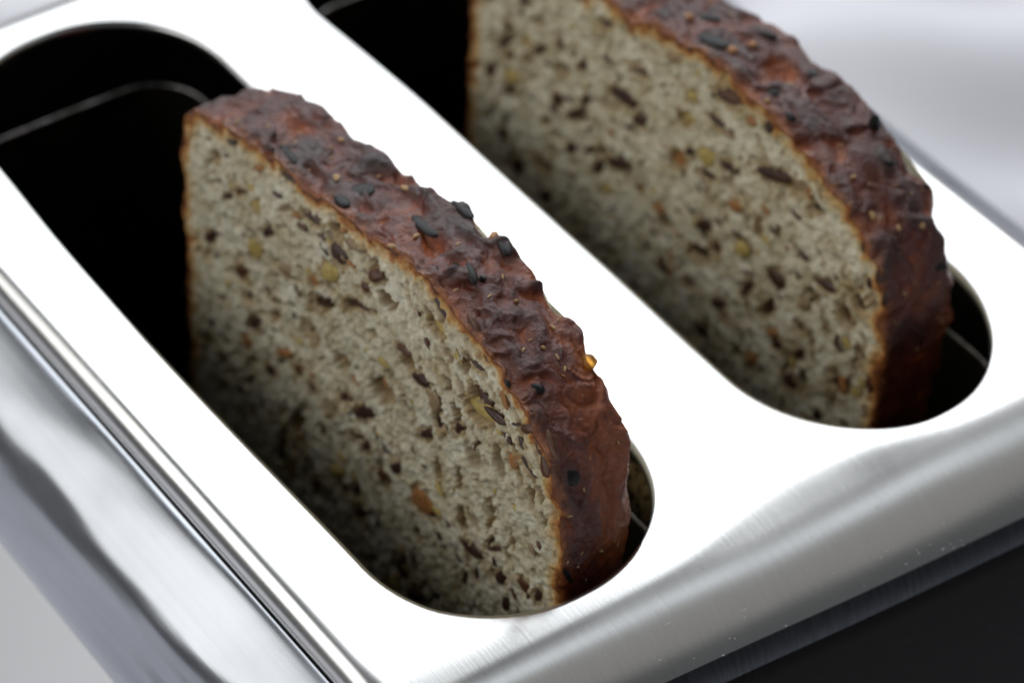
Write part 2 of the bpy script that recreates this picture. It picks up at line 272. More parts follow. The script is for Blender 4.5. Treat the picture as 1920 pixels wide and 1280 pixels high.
FLECK_B=[(-86.1,9.2,2.9,1.1,-143,'d'),(-89.5,2.5,2.2,1.5,54,'d'),(-90.5,-0.9,2.8,1.6,48,'d'),(-89.2,-2.2,2.6,1.3,-149,'d'),(-82.4,3.1,3.3,1.2,-136,'d'),(-84.8,-0.3,2.6,1.4,-144,'d'),(-77.9,7.0,1.8,1.2,53,'d'),(-77.2,2.8,3.2,1.8,-145,'d'),(-72.5,6.6,2.0,1.2,48,'d'),(-68.9,16.1,2.9,1.4,-155,'d'),(-61.3,13.1,3.7,1.5,-167,'d'),(-63.9,6.8,5.6,2.2,-167,'d'),(-59.9,5.4,2.7,1.6,-145,'d'),(-77.5,-2.5,3.0,1.9,48,'d'),(-73.3,-2.3,5.0,1.2,-133,'d'),(-71.6,1.2,2.7,1.1,-123,'d'),(-88.1,-5.4,3.2,1.6,-146,'y'),(-93.4,-7.8,2.9,1.7,49,'d'),(-88.4,-7.9,2.8,1.7,43,'d'),(-67.2,-4.8,3.2,1.9,-147,'d'),(-63.7,-4.7,4.0,1.7,-148,'d'),(-67.7,-8.1,3.8,1.5,-121,'d'),(-73.9,-9.0,2.4,1.8,52,'d'),(-65.7,-10.8,2.9,1.3,-143,'y'),(-81.1,-16.0,2.9,2.1,38,'d'),(-85.7,-20.2,3.3,2.3,52,'d'),(-89.6,-17.0,2.3,1.7,36,'d'),(-78.9,-16.2,3.0,1.7,-153,'d'),(-78.9,-21.4,2.9,1.9,44,'d'),(-51.7,4.2,3.5,2.4,44,'o'),(-51.1,11.6,2.7,1.9,-160,'y'),(-54.3,-6.4,2.5,1.5,-144,'o'),(-85.3,2.7,2.8,1.1,-145,'y'),(-50.2,15.9,2.4,1.4,-153,'y'),(-54.5,19.7,2.6,1.1,-162,'t'),(-43.5,20.4,4.9,2.5,-161,'b'),(-44.9,15.3,2.9,1.2,-174,'d'),(-42.7,14.8,2.2,0.8,-176,'t'),(-38.8,19.4,1.5,1.1,178,'o'),(-35.4,20.9,1.7,1.6,79,'d'),(-46.1,8.5,2.9,2.0,45,'y'),(-49.3,7.4,1.6,1.0,46,'d'),(-41.7,9.8,3.3,1.5,-164,'d'),(-45.7,5.7,3.7,1.3,-159,'d'),(-33.6,14.2,5.7,2.0,-155,'d'),(-29.3,15.1,4.8,1.9,-158,'t'),(-25.9,14.3,2.3,1.5,112,'d'),(-39.4,4.8,2.5,1.5,-154,'o'),(-45.3,-2.9,2.9,2.0,33,'d'),(-42.7,-5.3,2.8,2.5,22,'b'),(-37.0,-1.0,2.7,1.9,38,'y'),(-35.0,4.5,3.1,1.3,109,'t'),(-16.3,14.3,1.5,0.9,115,'d'),(-52.0,-15.5,2.6,1.9,45,'d'),(-35.6,-7.4,3.3,1.7,-111,'d'),(-30.3,-1.1,2.6,2.3,167,'d'),(-21.7,4.0,3.5,1.5,-167,'d'),(-14.2,10.1,1.8,1.3,85,'d'),(-12.8,12.0,2.0,1.2,100,'d'),(-45.5,-8.1,4.6,1.9,-158,'d'),(-24.6,-1.6,2.3,1.5,51,'t'),(-15.8,5.7,3.3,2.0,137,'d'),(-17.5,1.9,3.3,2.4,135,'b'),(-31.3,-7.5,4.4,1.8,-116,'d'),(-24.8,-6.0,2.5,1.8,33,'d'),(-29.5,-10.5,2.1,1.3,-143,'o'),(-28.4,-11.5,2.4,1.8,50,'d'),(-39.0,-15.2,2.2,1.5,50,'o'),(-32.7,-17.7,2.2,1.6,51,'o'),(-25.1,-15.9,3.5,2.7,51,'d'),(-17.5,-10.1,4.2,1.9,99,'b'),(-15.6,-9.1,2.5,1.6,84,'o'),(-13.3,-2.6,3.4,1.8,105,'d'),(-13.4,-8.5,1.9,1.3,72,'y'),(-43.1,-20.5,2.6,1.9,48,'d'),(-40.3,-13.3,2.7,1.6,40,'d'),(-47.0,-14.6,3.2,1.4,-157,'d'),(-24.4,-10.3,2.4,1.8,50,'d'),(-11.3,9.5,2.4,0.9,85,'d'),(-11.3,-5.1,2.8,1.2,100,'b'),(-19.3,-17.3,2.0,1.3,71,'d')]
PORE_B=[(-23.4,0.6,3.4,2.8,-175),(-42.7,-5.3,2.8,2.5,22),(-45.5,-8.1,4.7,2.3,-154),(-17.5,1.9,3.3,2.7,133),(-15.8,5.7,3.3,2.2,137),(-29.3,15.1,4.8,1.9,-158),(-51.1,11.6,3.1,2.2,27),(-51.7,4.2,3.8,2.6,45),(-52.4,-7.7,3.2,2.3,-161),(-58.4,-6.2,3.2,2.2,-157),(-31.3,-7.5,4.5,2.0,-118),(-25.7,-13.0,3.3,2.5,113),(-34.9,3.9,3.4,1.6,107),(-31.0,5.9,3.1,1.6,106),(-22.5,-6.5,3.5,1.8,105),(-35.8,-19.0,2.8,2.5,41)]
CRUST_A=[(-51.9,23.1,4.1,3.7,3.2,-101,'p'),(-40.7,24.9,6.0,5.2,2.5,176,'p'),(-63.9,21.6,1.8,4.7,1.5,170,'p'),(-39.8,25.1,10.9,4.5,1.6,175,'p'),(-32.3,26.2,4.4,2.6,2.0,170,'p'),(-29.5,25.7,4.6,3.4,1.4,158,'p'),(-28.6,25.6,5.6,1.2,0.8,-165,'p'),(-31.0,26.0,10.5,3.0,1.8,160,'p'),(-13.6,21.5,2.8,1.6,1.4,-147,'p'),(-5.8,13.6,2.2,2.8,2.1,-139,'p'),(-51.3,23.2,1.2,3.1,2.0,170,'p'),(-3.3,-0.1,0.8,3.7,1.2,-160,'p'),(-13.8,21.6,10.7,1.9,1.8,140,'a'),(-15.9,22.4,0.0,1.3,0.7,173,'p'),(-48.6,23.6,8.7,1.4,0.7,-180,'f'),(-39.6,25.1,0.4,1.0,0.6,-159,'f'),(-39.6,25.1,3.9,1.0,0.6,-84,'f'),(-28.9,25.6,2.0,1.0,0.4,98,'f'),(-34.1,25.9,11.2,1.5,1.1,-65,'o'),(-55.5,22.6,3.4,1.2,0.9,154,'f'),(-62.5,21.7,8.8,1.0,0.6,-177,'f'),(-19.0,23.6,9.0,0.7,0.4,-177,'f'),(-17.3,23.0,6.2,0.6,0.4,-150,'f'),(-14.1,21.7,6.9,0.7,0.3,152,'f'),(-68.8,20.9,6.6,1.1,0.4,171,'f'),(-24.2,24.7,7.4,0.6,0.4,-129,'f')]
BUMP_A=[(-36.8,25.5,4.6,4.8,2.8,172,-1.0),(-52.1,23.1,9.2,4.9,2.6,-153,-0.8),(-32.1,26.2,4.8,2.7,2.5,-126,-0.7),(-47.7,23.7,2.6,5.4,1.7,-179,-0.5),(-28.9,25.6,5.4,3.0,1.6,163,-0.5),(-35.0,25.8,11.9,3.1,1.9,127,-1.0),(-24.2,24.7,9.7,3.2,1.4,-116,-0.5),(-24.4,24.7,6.8,3.7,1.9,-144,-0.5),(-69.2,20.8,6.9,5.7,1.9,-174,-0.7),(-68.0,21.0,9.3,4.5,1.3,-176,-0.5),(-20.5,23.9,1.6,3.3,1.4,178,-0.4),(-55.8,22.6,9.0,4.7,3.0,-106,0.7),(-55.6,22.6,2.9,3.1,2.6,135,0.7),(-54.1,22.8,9.4,3.6,2.4,-160,0.5),(-31.2,26.0,2.5,2.7,1.2,-92,0.6),(-35.5,25.7,8.7,4.2,1.7,180,0.5),(-24.7,24.8,10.5,2.0,1.5,-104,0.8),(-20.8,24.0,7.2,5.3,3.7,-179,0.5),(-31.3,26.1,10.7,3.0,1.8,160,0.7),(-15.7,22.4,8.1,5.2,3.5,169,0.4),(-86.8,9.6,11.7,6.3,2.2,133,0.5),(-61.8,21.8,8.3,6.5,3.0,-169,0.4),(-46.2,24.0,9.4,5.5,2.1,178,0.6),(-39.6,25.1,10.9,4.5,1.6,175,0.6)]
CRUST_B=[(-27.6,21.4,10.8,2.8,1.9,139,'s'),(-50.1,23.5,2.7,4.6,2.8,-166,'p'),(-46.8,23.9,9.2,2.5,1.4,-163,'p'),(-38.1,23.5,9.3,2.0,1.7,157,'p'),(-33.2,22.7,9.4,2.5,0.9,-165,'p'),(-18.3,17.7,12.0,1.4,1.1,-131,'p'),(-55.6,23.0,6.7,3.3,1.8,-152,'p'),(-38.7,23.6,3.2,2.4,2.0,151,'p'),(-22.3,19.7,8.4,1.8,1.0,-123,'p'),(-33.6,22.8,1.6,1.7,1.2,178,'p'),(-17.8,17.4,2.9,1.1,0.8,172,'f'),(-14.5,15.5,8.4,1.0,0.8,-149,'f'),(-15.3,16.0,5.4,0.8,0.6,170,'f'),(-10.9,10.3,9.7,3.0,1.6,61,'p'),(-57.4,22.7,4.6,1.5,1.4,167,'o'),(-47.5,23.8,3.5,1.8,1.4,-171,'o'),(-46.3,23.9,6.1,1.3,0.9,147,'o'),(-37.5,23.5,1.3,0.8,0.6,-136,'f'),(-22.9,19.8,3.5,0.7,0.5,-106,'f')]
BUMP_B=[(-41.0,23.7,6.3,4.4,3.7,153,-1.1),(-64.1,21.4,1.0,6.2,3.1,-97,-0.8),(-40.6,23.7,3.1,3.2,2.4,167,-0.7),(-29.7,21.9,1.1,2.9,2.0,-104,-0.6),(-53.0,23.2,1.8,2.9,1.7,-153,-0.5),(-32.3,22.5,0.6,4.0,2.4,-143,-0.4),(-28.4,21.6,4.5,2.1,1.3,-125,-0.5),(-59.9,22.2,2.1,4.5,3.4,-96,0.5),(-24.1,20.2,8.1,6.1,4.4,-135,0.7),(-44.0,23.9,1.4,4.6,2.9,-178,0.6),(-48.8,23.7,9.1,4.8,2.3,-170,0.5),(-14.8,15.7,7.7,4.2,3.9,131,0.5),(-48.2,23.7,0.5,4.7,1.8,-167,0.5),(-18.7,17.9,8.2,4.0,3.3,-171,0.4)]
SLOTRES0=[(-106.8,1.5,-1.51),(-96.2,0.3,-0.33),(-84.0,-0.3,0.31),(-84.4,-0.8,0.82),(-68.4,-1.0,0.96),(-51.5,-0.8,0.76),(-38.7,-0.3,0.27),(-23.0,-0.1,0.09),(-18.5,0.2,-0.22),(-13.6,1.2,-0.61),(-8.9,3.1,-0.46),(-5.1,5.6,-0.01),(-2.9,7.9,0.25),(-1.4,10.7,0.23),(-0.2,15.1,0.05),(-0.3,20.6,-0.25),(-1.4,25.6,-0.39),(-3.9,30.3,-0.38),(-6.4,33.5,-0.08),(-8.8,35.4,0.07),(-12.3,37.4,0.4),(-16.6,38.9,0.93),(-110.7,37.2,-0.67),(-102.1,37.7,-0.28),(-116.2,37.0,0.54),(-123.7,31.8,0.9),(-126.1,26.9,0.4),(-126.6,20.7,-0.48),(-126.5,15.7,-0.44),(-126.0,12.3,-0.11)]
SLOTRES1=[(-114.2,54.8,2.0),(-104.5,55.5,0.56),(-98.2,56.0,0.03),(-84.9,56.4,-0.37),(-67.3,56.3,-0.25),(-58.9,56.2,-0.17),(-46.5,56.4,-0.28),(-37.3,56.4,-0.37),(-26.0,56.2,-0.08),(-19.3,55.9,0.19),(-14.0,56.7,-0.16),(-8.5,59.0,-0.06),(-4.6,62.2,0.03),(-1.9,65.5,0.36),(0.1,70.5,0.54),(0.4,76.2,0.36),(-0.6,80.8,0.09),(-2.0,83.9,-0.05),(-4.1,86.9,-0.26),(-7.9,90.2,-0.54)]

# ------------------------------------------------------------------ table
def build_cloth():
    n = 420; xs = np.linspace(-1500, 900, n); ys = np.linspace(-900, 1500, n)
    X, Y = np.meshgrid(xs, ys, indexing='ij')
    far = sstep(150, 330, np.hypot((X + 63) / 1.15, Y - 47))
    a = (X * .62 + Y * .78); c = (-X * .78 + Y * .62)
    Z = noise2(a * .35, c, 190, 5, 4) * 13 + np.sin((c + 22 * noise2(a, c, 260, 9, 3)) / 9.5) * 7.5 * sstep(120, 260, Y)
    Z = (Z + 28) * far
    me = grid_mesh('tablecloth', np.stack([X, Y, Z - TOP], -1).reshape(-1, 3), n, n, M_CLOTH)
    o = link('tablecloth', me, None)
    o['kind'] = 'structure'; o['label'] = 'white cotton tablecloth lying in soft folds behind the toaster'
    return o
build_cloth()

# ------------------------------------------------------------------ toaster
SL, SW, SR, SY2 = 127.1, 38.0, 18.27, 56.08
toaster = empty('toaster', -63, 47, -TOP, 'two-slot toaster with steel top, steel side rails and black end, holding bread', 'toaster')

def slot_loop(y0, res, n=220):
    # stadium, counter-clockwise, offset a little by what was measured of its bowed sides
    L0 = SL - 2 * SR; W0 = SW - 2 * SR; per = 2 * L0 + 2 * W0 + 2 * math.pi * SR
    pts = []; nor = []
    def at(s):
        s %= per
        segs = [(L0, 'l', (-SL + SR, 0), (1, 0), (0, -1)), (math.pi * SR / 2, 'a', (-SR, SR), -90), (W0, 'l', (0, SR), (0, 1), (1, 0)),
                (math.pi * SR / 2, 'a', (-SR, SW - SR), 0), (L0, 'l', (-SR, SW), (-1, 0), (0, 1)), (math.pi * SR / 2, 'a', (-SL + SR, SW - SR), 90),
                (W0, 'l', (-SL, SW - SR), (0, -1), (-1, 0)), (math.pi * SR / 2, 'a', (-SL + SR, SR), 180)]
        for g in segs:
            if s <= g[0]:
                if g[1] == 'l': return (g[2][0] + g[3][0] * s, g[2][1] + g[3][1] * s), g[4]
                t = math.radians(g[3]) + s / SR; nn = (math.cos(t), math.sin(t)); return (g[2][0] + SR * nn[0], g[2][1] + SR * nn[1]), nn
            s -= g[0]
        return (-SL + SR, 0), (0, -1)
    S = np.arange(n) * per / n
    for s in S:
        p, q = at(s); pts.append((p[0], p[1] + y0)); nor.append(q)
    pts = np.array(pts); nor = np.array(nor)
    r = np.array(res); wgt = np.exp(-(((pts[:, None, :] - r[None, :, :2]) ** 2).sum(-1)) / (2 * 9.0 ** 2))
    off = (wgt * r[None, :, 2]).sum(1) / (wgt.sum(1) + .6)
    off = np.clip(off, -1.1, 1.0)
    return pts + nor * off[:, None], nor
LOOPS = [slot_loop(0.0, SLOTRES0), slot_loop(SY2, SLOTRES1)]

TILT = math.radians(9); U0 = -8.0; PHI = math.radians(52); YL, YR, RL = -8.2, 103.4, 3.3
def sheet(u, v):
    """flat sheet coordinates -> folded sheet: rolled long edges, bent ends"""
    u = np.asarray(u, float); v = np.asarray(v, float)
    y = v.copy(); z = np.zeros_like(v)
    for side, e in ((-1, YL), (1, YR)):
        s = np.maximum((v - e) * side, 0); a = np.minimum(s / RL, math.pi / 2)
        y = np.where(s > 0, e + side * RL * np.sin(a), y); z -= np.where(s > 0, RL * (1 - np.cos(a)) + np.maximum(s - RL * math.pi / 2, 0), 0)
    wd = np.exp(-np.abs((y - 54) / 15.5) ** 2.6)
    xb = 2.6 + .030 * (y - 17)
    R = 12 + .05 * (y - 17); xe = 2.3 + .034 * (y - 17) + R * PHI
    q = np.clip((u - U0) / 24.0, 0, 1); tot = xe - U0; x = np.minimum(u, U0); dz = np.zeros_like(u)
    k = 48
    for i in range(k):
        s = q * tot * (i + .5) / k + U0; t = np.clip((s - xb) / (xe - xb), 0, 1)
        p0 = TILT * sstep(U0, xb, s) + .095 * sstep(xb - .9 - 6.0 * wd, xb + .3 - 2.6 * wd, s)
        ph = p0 + (PHI - p0) * (t * .75 + .25 * t * t * (3 - 2 * t))
        x = x + np.where(u > U0, np.cos(ph) * q * tot / k, 0); dz -= np.where(u > U0, np.sin(ph) * q * tot / k, 0)
    s = np.maximum(-129.2 - u, 0); a = np.minimum(s / 11.0, PHI)
    x = np.where(s > 0, -129.2 - 11 * np.sin(a), x); dz -= np.where(s > 0, 11 * (1 - np.cos(a)), 0)
    return np.stack([x, y, z + dz], -1)

def build_top():
    LIP = .8; PAD = 1.6
    us = np.concatenate([np.linspace(-129.2 - 11 * PHI, -129.2, 14), np.arange(-126, U0, 3.0), np.linspace(U0, U0 + 24, 52)])
    vs = np.concatenate([np.linspace(YL - 9.5, YL - 5.3, 3), np.linspace(YL - 5, YL, 12), np.arange(YL + 1.6, YR - .5, 1.6), np.linspace(YR, YR + 5, 12), np.linspace(YR + 5.3, YR + 9.5, 3)])
    rings = [p + nrm * PAD for p, nrm in LOOPS]
    G = np.stack(np.meshgrid(us, vs, indexing='ij'), -1).reshape(-1, 2)
    keep = np.ones(len(G), bool)
    def inside(P, poly):
        c = np.zeros(len(P), bool); a = poly; b_ = np.roll(poly, -1, 0)
        for (x1, y1), (x2, y2) in zip(a, b_):
            if y1 == y2: continue
            m_ = ((y1 > P[:, 1]) != (y2 > P[:, 1])) & (P[:, 0] < (x2 - x1) * (P[:, 1] - y1) / (y2 - y1) + x1); c ^= m_
        return c
    for rg in rings:
        keep &= ~inside(G, rg)
        d2 = ((G[:, None, :] - rg[None, :, :]) ** 2).sum(-1).min(1); keep &= d2 > .7 ** 2
    G = G[keep]
    pts = [Vector(p) for p in np.concatenate(rings + [G])]
    edges = []; o = 0
    for rg in rings:
        k = len(rg); edges += [(o + i, o + (i + 1) % k) for i in range(k)]; o += k
    vo, _, fo, orig, _, _ = delaunay_2d_cdt(pts, edges, [], 0, 1e-6)
    P = np.array([(p.x, p.y) for p in vo]); F = np.array([f for f in fo])
    cen = P[F].mean(1); ok = np.ones(len(F), bool)
    for rg in rings: ok &= ~inside(cen, rg)
    F = F[ok]
    back = {}
    for i, og in enumerate(orig):
        for t in og: back[t] = i
    verts = sheet(P[:, 0], P[:, 1]).tolist(); faces = F.tolist(); o = 0
    for (p, nrm), rg in zip(LOOPS, rings):
        k = len(p); prev = [back[o + i] for i in range(k)]; o += k
        rl = p + nrm * LIP; base = sheet(rl[:, 0], rl[:, 1])
        for a, dn in [(-2, 0), (-1, 0), (0, 0), (18, 0), (36, 0), (54, 0), (72, 0), (90, 0), (90, .5)]:
            if a < 0:
                r2 = p + nrm * (LIP + (PAD - LIP) * -a / 3.0); q = sheet(r2[:, 0], r2[:, 1])
            else:
              ar = math.radians(a); q = base.copy(); q[:, :2] -= nrm * LIP * math.sin(ar); q[:, 2] -= LIP * (1 - math.cos(ar)) + dn
            st = len(verts); verts += q.tolist(); cur = list(range(st, st + k))
            for i in range(k):
                j = (i + 1) % k; faces.append((prev[i], prev[j], cur[j], cur[i]))
            prev = cur
    me = mesh('top_panel', verts, faces, M_TOP)
    import bmesh
    bm = bmesh.new(); bm.from_mesh(me); bmesh.ops.recalc_face_normals(bm, faces=bm.faces)
    bm.faces.ensure_lookup_table()
    if sum(f.normal.z for f in bm.faces) < 0: bmesh.ops.reverse_faces(bm, faces=bm.faces)
    bm.to_mesh(me); bm.free()
    return link('top_panel', me, toaster)
build_top()

def extrude_x(name, prof, x0, x1, mat, parent, steps=2, bow=0.0):
    prof = np.array(prof, float); k = len(prof); xs = np.linspace(x0, x1, steps); V = []
    for x in xs:
        for y, z in prof: V.append((x, y, z))
    me = grid_mesh(name, V, steps, k, mat, extra_faces=[list(range(k))[::-1], [(steps - 1) * k + i for i in range(k)]])
    return link(name, me, parent)
def spline(pts, n, closed=False):
    P = np.array(pts, float)
    if closed: Q = np.concatenate([P[-1:], P, P[:2]])
    else: Q = np.concatenate([2 * P[:1] - P[1:2], P, 2 * P[-1:] - P[-2:-1]])
    out = []
    for i in range(1, len(Q) - 2):
        p0, p1, p2, p3 = Q[i - 1:i + 3]; d = [np.linalg.norm(b_ - a) ** .5 + 1e-9 for a, b_ in ((p0, p1), (p1, p2), (p2, p3))]
        m1 = (p1 - p0) / d[0] - (p2 - p0) / (d[0] + d[1]) + (p2 - p1) / d[1]; m2 = (p2 - p1) / d[1] - (p3 - p1) / (d[1] + d[2]) + (p3 - p2) / d[2]
        m1 *= d[1]; m2 *= d[1]
        for t in np.linspace(0, 1, n, endpoint=False):
            out.append((2 * t**3 - 3 * t**2 + 1) * p1 + (t**3 - 2 * t**2 + t) * m1 + (-2 * t**3 + 3 * t**2) * p2 + (t**3 - t**2) * m2)
    if not closed: out.append(P[-1])
    return np.array(out)
RAIL = spline([(-11.6, -9), (-11.62, -3.7), (-11.8, -3.2), (-12.4, -3.25), (-15.8, -5.1), (-20.0, -8.4), (-22.9, -12.8), (-24.5, -17.8), (-24.1, -23.0), (-21.8, -27.4), (-18.0, -30.2), (-13.5, -31.0)], 8)
extrude_x('side_rail', RAIL, -146, 21, M_RAIL, toaster, 40)
extrude_x('side_rail', [(95.2 - y, z) for y, z in RAIL[::-1]], -146, 21, M_RAIL, toaster, 40)
extrude_x('body_panel', [(-13.0, -29.5), (-16.5, -42), (-21.5, -70), (-27.0, -150), (-26, -158), (-8, -160), (-8, -29.5)], -143, 14, M_WHITE, toaster)
extrude_x('body_panel', [(95.2 - y, z) for y, z in [(-13.0, -29.5), (-16.5, -42), (-21.5, -70), (-27.0, -150), (-26, -158), (-8, -160), (-8, -29.5)]][::-1], -143, 14, M_WHITE, toaster)

def build_end(near, name, i0, i1, mat):
    """black plastic end: shoulder just under the sheet's edge, then a steep face"""
    ys = np.linspace(YL - 2.4, YR + 2.4, 60); V = []; k = 0
    for y in ys:
        if near:
            e = sheet(np.array([U0 + 24.0]), np.array([y if YL < y < YR else min(max(y, YL), YR)]))[0]; x0, z0, sg = e[0], e[2], 1
        else:
            x0 = -129.2 - 11 * math.sin(PHI); z0 = -11 * (1 - math.cos(PHI)); sg = -1
        row = [(x0 - sg * 3.0, z0 + 1.2), (x0 - sg * .2, z0 - .3)]
        ph = PHI; x, z = row[-1]
        for i in range(14):
            ph = PHI + (math.radians(82) - PHI) * (i + 1) / 14; x += sg * math.cos(ph) * .42; z -= math.sin(ph) * .42; row.append((x, z))
        for d in (12, 30, 60, 100, 140):
            row.append((row[15][0] + sg * d * .10, row[15][1] - d))
        row = row[i0:i1]; k = len(row)
        for x, z in row: V.append((x, y, z))
    me = grid_mesh(name, V, len(ys), k, mat)
    return link(name, me, toaster)
for nr in (True, False):
    build_end(nr, 'end_reflection_band', 0, 10, M_REFL_BAND); build_end(nr, 'end_panel', 9, 99, M_BLACK)  # top rows: painted reflection softening steel into black; below, the plastic panel

# inside: a black chassis box, one dark liner tub per slot with a bare rim, mica heater boards, bread carriages
def box_open(name, x0, x1, y0, y1, z0, z1, mat):
    v = [(x0, y0, z0), (x1, y0, z0), (x1, y1, z0), (x0, y1, z0), (x0, y0, z1), (x1, y0, z1), (x1, y1, z1), (x0, y1, z1)]
    f = [(0, 1, 2, 3), (0, 4, 5, 1), (1, 5, 6, 2), (2, 6, 7, 3), (3, 7, 4, 0)]
    return link(name, mesh(name, v, f, mat, False), toaster)
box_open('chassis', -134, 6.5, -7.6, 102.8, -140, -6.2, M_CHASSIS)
def rrect(x0, x1, y0, y1, r, n=10):
    out = []
    for cx, cy, a in ((x1 - r, y0 + r, -90), (x1 - r, y1 - r, 0), (x0 + r, y1 - r, 90), (x0 + r, y0 + r, 180)):
        for t in np.linspace(0, 90, n): out.append((cx + r * math.cos(math.radians(a + t)), cy + r * math.sin(math.radians(a + t))))
    return np.array(out)
def tube(path, r, n=8, closed=False):
    P = np.array(path, float); k = len(P); V = []; F = []
    for i in range(k):
        t = (P[(i + 1) % k] - P[i - 1]) if closed else (P[min(i + 1, k - 1)] - P[max(i - 1, 0)]); t = t / np.linalg.norm(t)
        a = np.cross(t, (0, 0, 1.0)) if abs(t[2]) < .9 else np.cross(t, (1.0, 0, 0)); a /= np.linalg.norm(a); b_ = np.cross(t, a)
        for j in range(n):
            w = 2 * math.pi * j / n; V.append(P[i] + r * (math.cos(w) * a + math.sin(w) * b_))
    for i in range(k if closed else k - 1):
        i2 = (i + 1) % k
        for j in range(n): F.append((i * n + j, i * n + (j + 1) % n, i2 * n + (j + 1) % n, i2 * n + j))
    if not closed: F += [tuple(range(n))[::-1], tuple((k - 1) * n + j for j in range(n))]
    return V, F
for s, y0 in enumerate((0.0, SY2)):
    loop = rrect(-120.6, -2.0, y0 + .6, y0 + 37.0, 8.5); k = len(loop); V = []
    for off, z in ((0, -110), (0, -9.6), (.7, -9.6), (.7, -110)):
        c = loop.mean(0); d = loop - c; d = d / np.linalg.norm(d, axis=1)[:, None]
        for p in loop + d * off: V.append((p[0], p[1], z))
    F = [(r * k + i, r * k + (i + 1) % k, (r + 1) * k + (i + 1) % k, (r + 1) * k + i) for r in range(3) for i in range(k)]
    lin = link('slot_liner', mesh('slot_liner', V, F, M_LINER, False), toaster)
    cl = loop.mean(0)
    V, F = tube([(p[0], p[1], -9.5) for p in loop], .42, 8, True)
    rim = bpy.data.objects.new('liner_rim', mesh('liner_rim', V, F, M_WIRE)); col.objects.link(rim); rim.parent = lin
    for yy in ((y0 - 2.6, y0 + 40.4) if s == 0 else (y0 - 2.6,)):
        v = [(-42, yy, -100), (-5, yy, -100), (-5, yy, -6.6), (-42, yy, -6.6)]; v += [(a, b_ + .7, c) for a, b_, c in v]
        link('mica_sheet', mesh('mica_sheet', v, [(3, 2, 1, 0), (4, 5, 6, 7), (0, 1, 5, 4), (1, 2, 6, 5), (2, 3, 7, 6), (3, 0, 4, 7)], M_MICA, False), toaster)
    for dy in (12.0, 24.0, 34.0)[:2]:
        V, F = tube([(-119, y0 + dy + 6, -63.6), (-3, y0 + dy + 6, -63.6)], 1.1, 8)
        link('carriage_wire', mesh('carriage_wire', V, F, M_WIRE), toaster)
    for xx in (-100, -70, -40, -12):
        V, F = tube([(xx, y0 + 2, -65.6), (xx, y0 + 36, -65.6)], .9, 8)
        link('carriage_wire', mesh('carriage_wire', V, F, M_WIRE), toaster)
for fx in (-130, 8):
    for fy in (6, 89):
        c = [(fx + 9 * math.cos(t), fy + 9 * math.sin(t)) for t in np.linspace(0, 2 * math.pi, 24, endpoint=False)]
        V = [(a, b_, -140.2) for a, b_ in c] + [(a, b_, -170.0) for a, b_ in c]
        link('foot', mesh('foot', V, [(i, (i + 1) % 24, 24 + (i + 1) % 24, 24 + i) for i in range(24)] + [tuple(range(24)), tuple(range(24, 48))[::-1]], M_RUBBER, False), toaster)

# ------------------------------------------------------------------ bread
PROF_A = [(-87.6, -40), (-87.5, -20), (-87.4, -5), (-86.9, 9), (-84.6, 15.2), (-78.4, 18.6), (-68.4, 21.0), (-58.9, 22.2), (-49.6, 23.4), (-42.9, 24.6), (-32.1, 26.0), (-25.6, 25.2), (-18.3, 23.2), (-12.1, 20.4), (-7.4, 16.2), (-4.7, 10.6), (-3.6, 3.3), (-3.1, -5), (-3.2, -22), (-3.2, -40), (-4.6, -56), (-12, -62), (-45, -62.3), (-79, -62), (-86, -56)]
PROF_B = [(-98.5, -40), (-98.7, -20), (-98.8, -6), (-98.6, 7), (-96.2, 12.5), (-90, 15.5), (-80, 18), (-69.5, 20.3), (-56.3, 22.9), (-45.6, 24.0), (-36, 23.4), (-28.3, 21.6), (-20.9, 19.0), (-14.9, 15.2), (-11.2, 10.2), (-9.7, 3.6), (-9.3, -4), (-9.2, -22), (-9.2, -40), (-10.6, -56), (-18, -62), (-52, -62.3), (-90, -62), (-97, -56)]

def blob(seed, point, lump):
    """seed or flake, half-axes one: 10 x 6 rings"""
    rng = random.Random(seed); V = []; F = []; nu, nv = 10, 6
    ph = [rng.uniform(0, 6.3) for _ in range(6)]
    V.append((-1.0, 0, 0))
    for i in range(1, nv):
        a = math.pi * i / nv; x = -math.cos(a); r = math.sin(a) * (1 - point * .5 * (x + 1) * .8)
        for j in range(nu):
            t = 2 * math.pi * j / nu
            k = 1 + lump * (math.sin(2 * t + ph[0] + 2 * x) * .5 + math.sin(3 * t + ph[1]) * .3 + math.sin(4 * x + ph[2]) * .4)
            V.append((x * (1 + lump * .3 * math.sin(t + ph[3])), r * k * math.cos(t), r * k * math.sin(t)))
    V.append((1.0, 0, 0)); e = len(V) - 1
    for j in range(nu):
        F.append((0, 1 + (j + 1) % nu, 1 + j)); F.append((e, e - nu + j, e - nu + (j + 1) % nu))
    for i in range(nv - 2):
        for j in range(nu):
            a = 1 + i * nu + j; b_ = 1 + i * nu + (j + 1) % nu; F.append((a, b_, b_ + nu, a + nu))
    return V, F
SEEDMESH = {}
for kind, (pt, lp) in {'d': (.45, .10), 'b': (.45, .12), 'y': (.1, .32), 'o': (.1, .32), 't': (.2, .28), 'p': (.55, .07), 's': (.5, .06), 'a': (.1, .30), 'f': (.1, .4)}.items():
    for k in range(3):
        V, F = blob(hash((ord(kind), k)) & 0xffff, pt, lp)
        me = bpy.data.meshes.new('seed'); me.from_pydata(V, [], F); me.materials.append(SEEDM[kind])
        me.polygons.foreach_set('use_smooth', [True] * len(F)); me.update(); SEEDMESH[kind, k] = me
SEEDNAME = {'d': 'linseed', 'b': 'linseed', 'y': 'grain_flake', 'o': 'grain_flake', 't': 'husk', 'p': 'pumpkin_seed', 's': 'pumpkin_seed', 'a': 'grain_flake', 'f': 'bran_flake'}
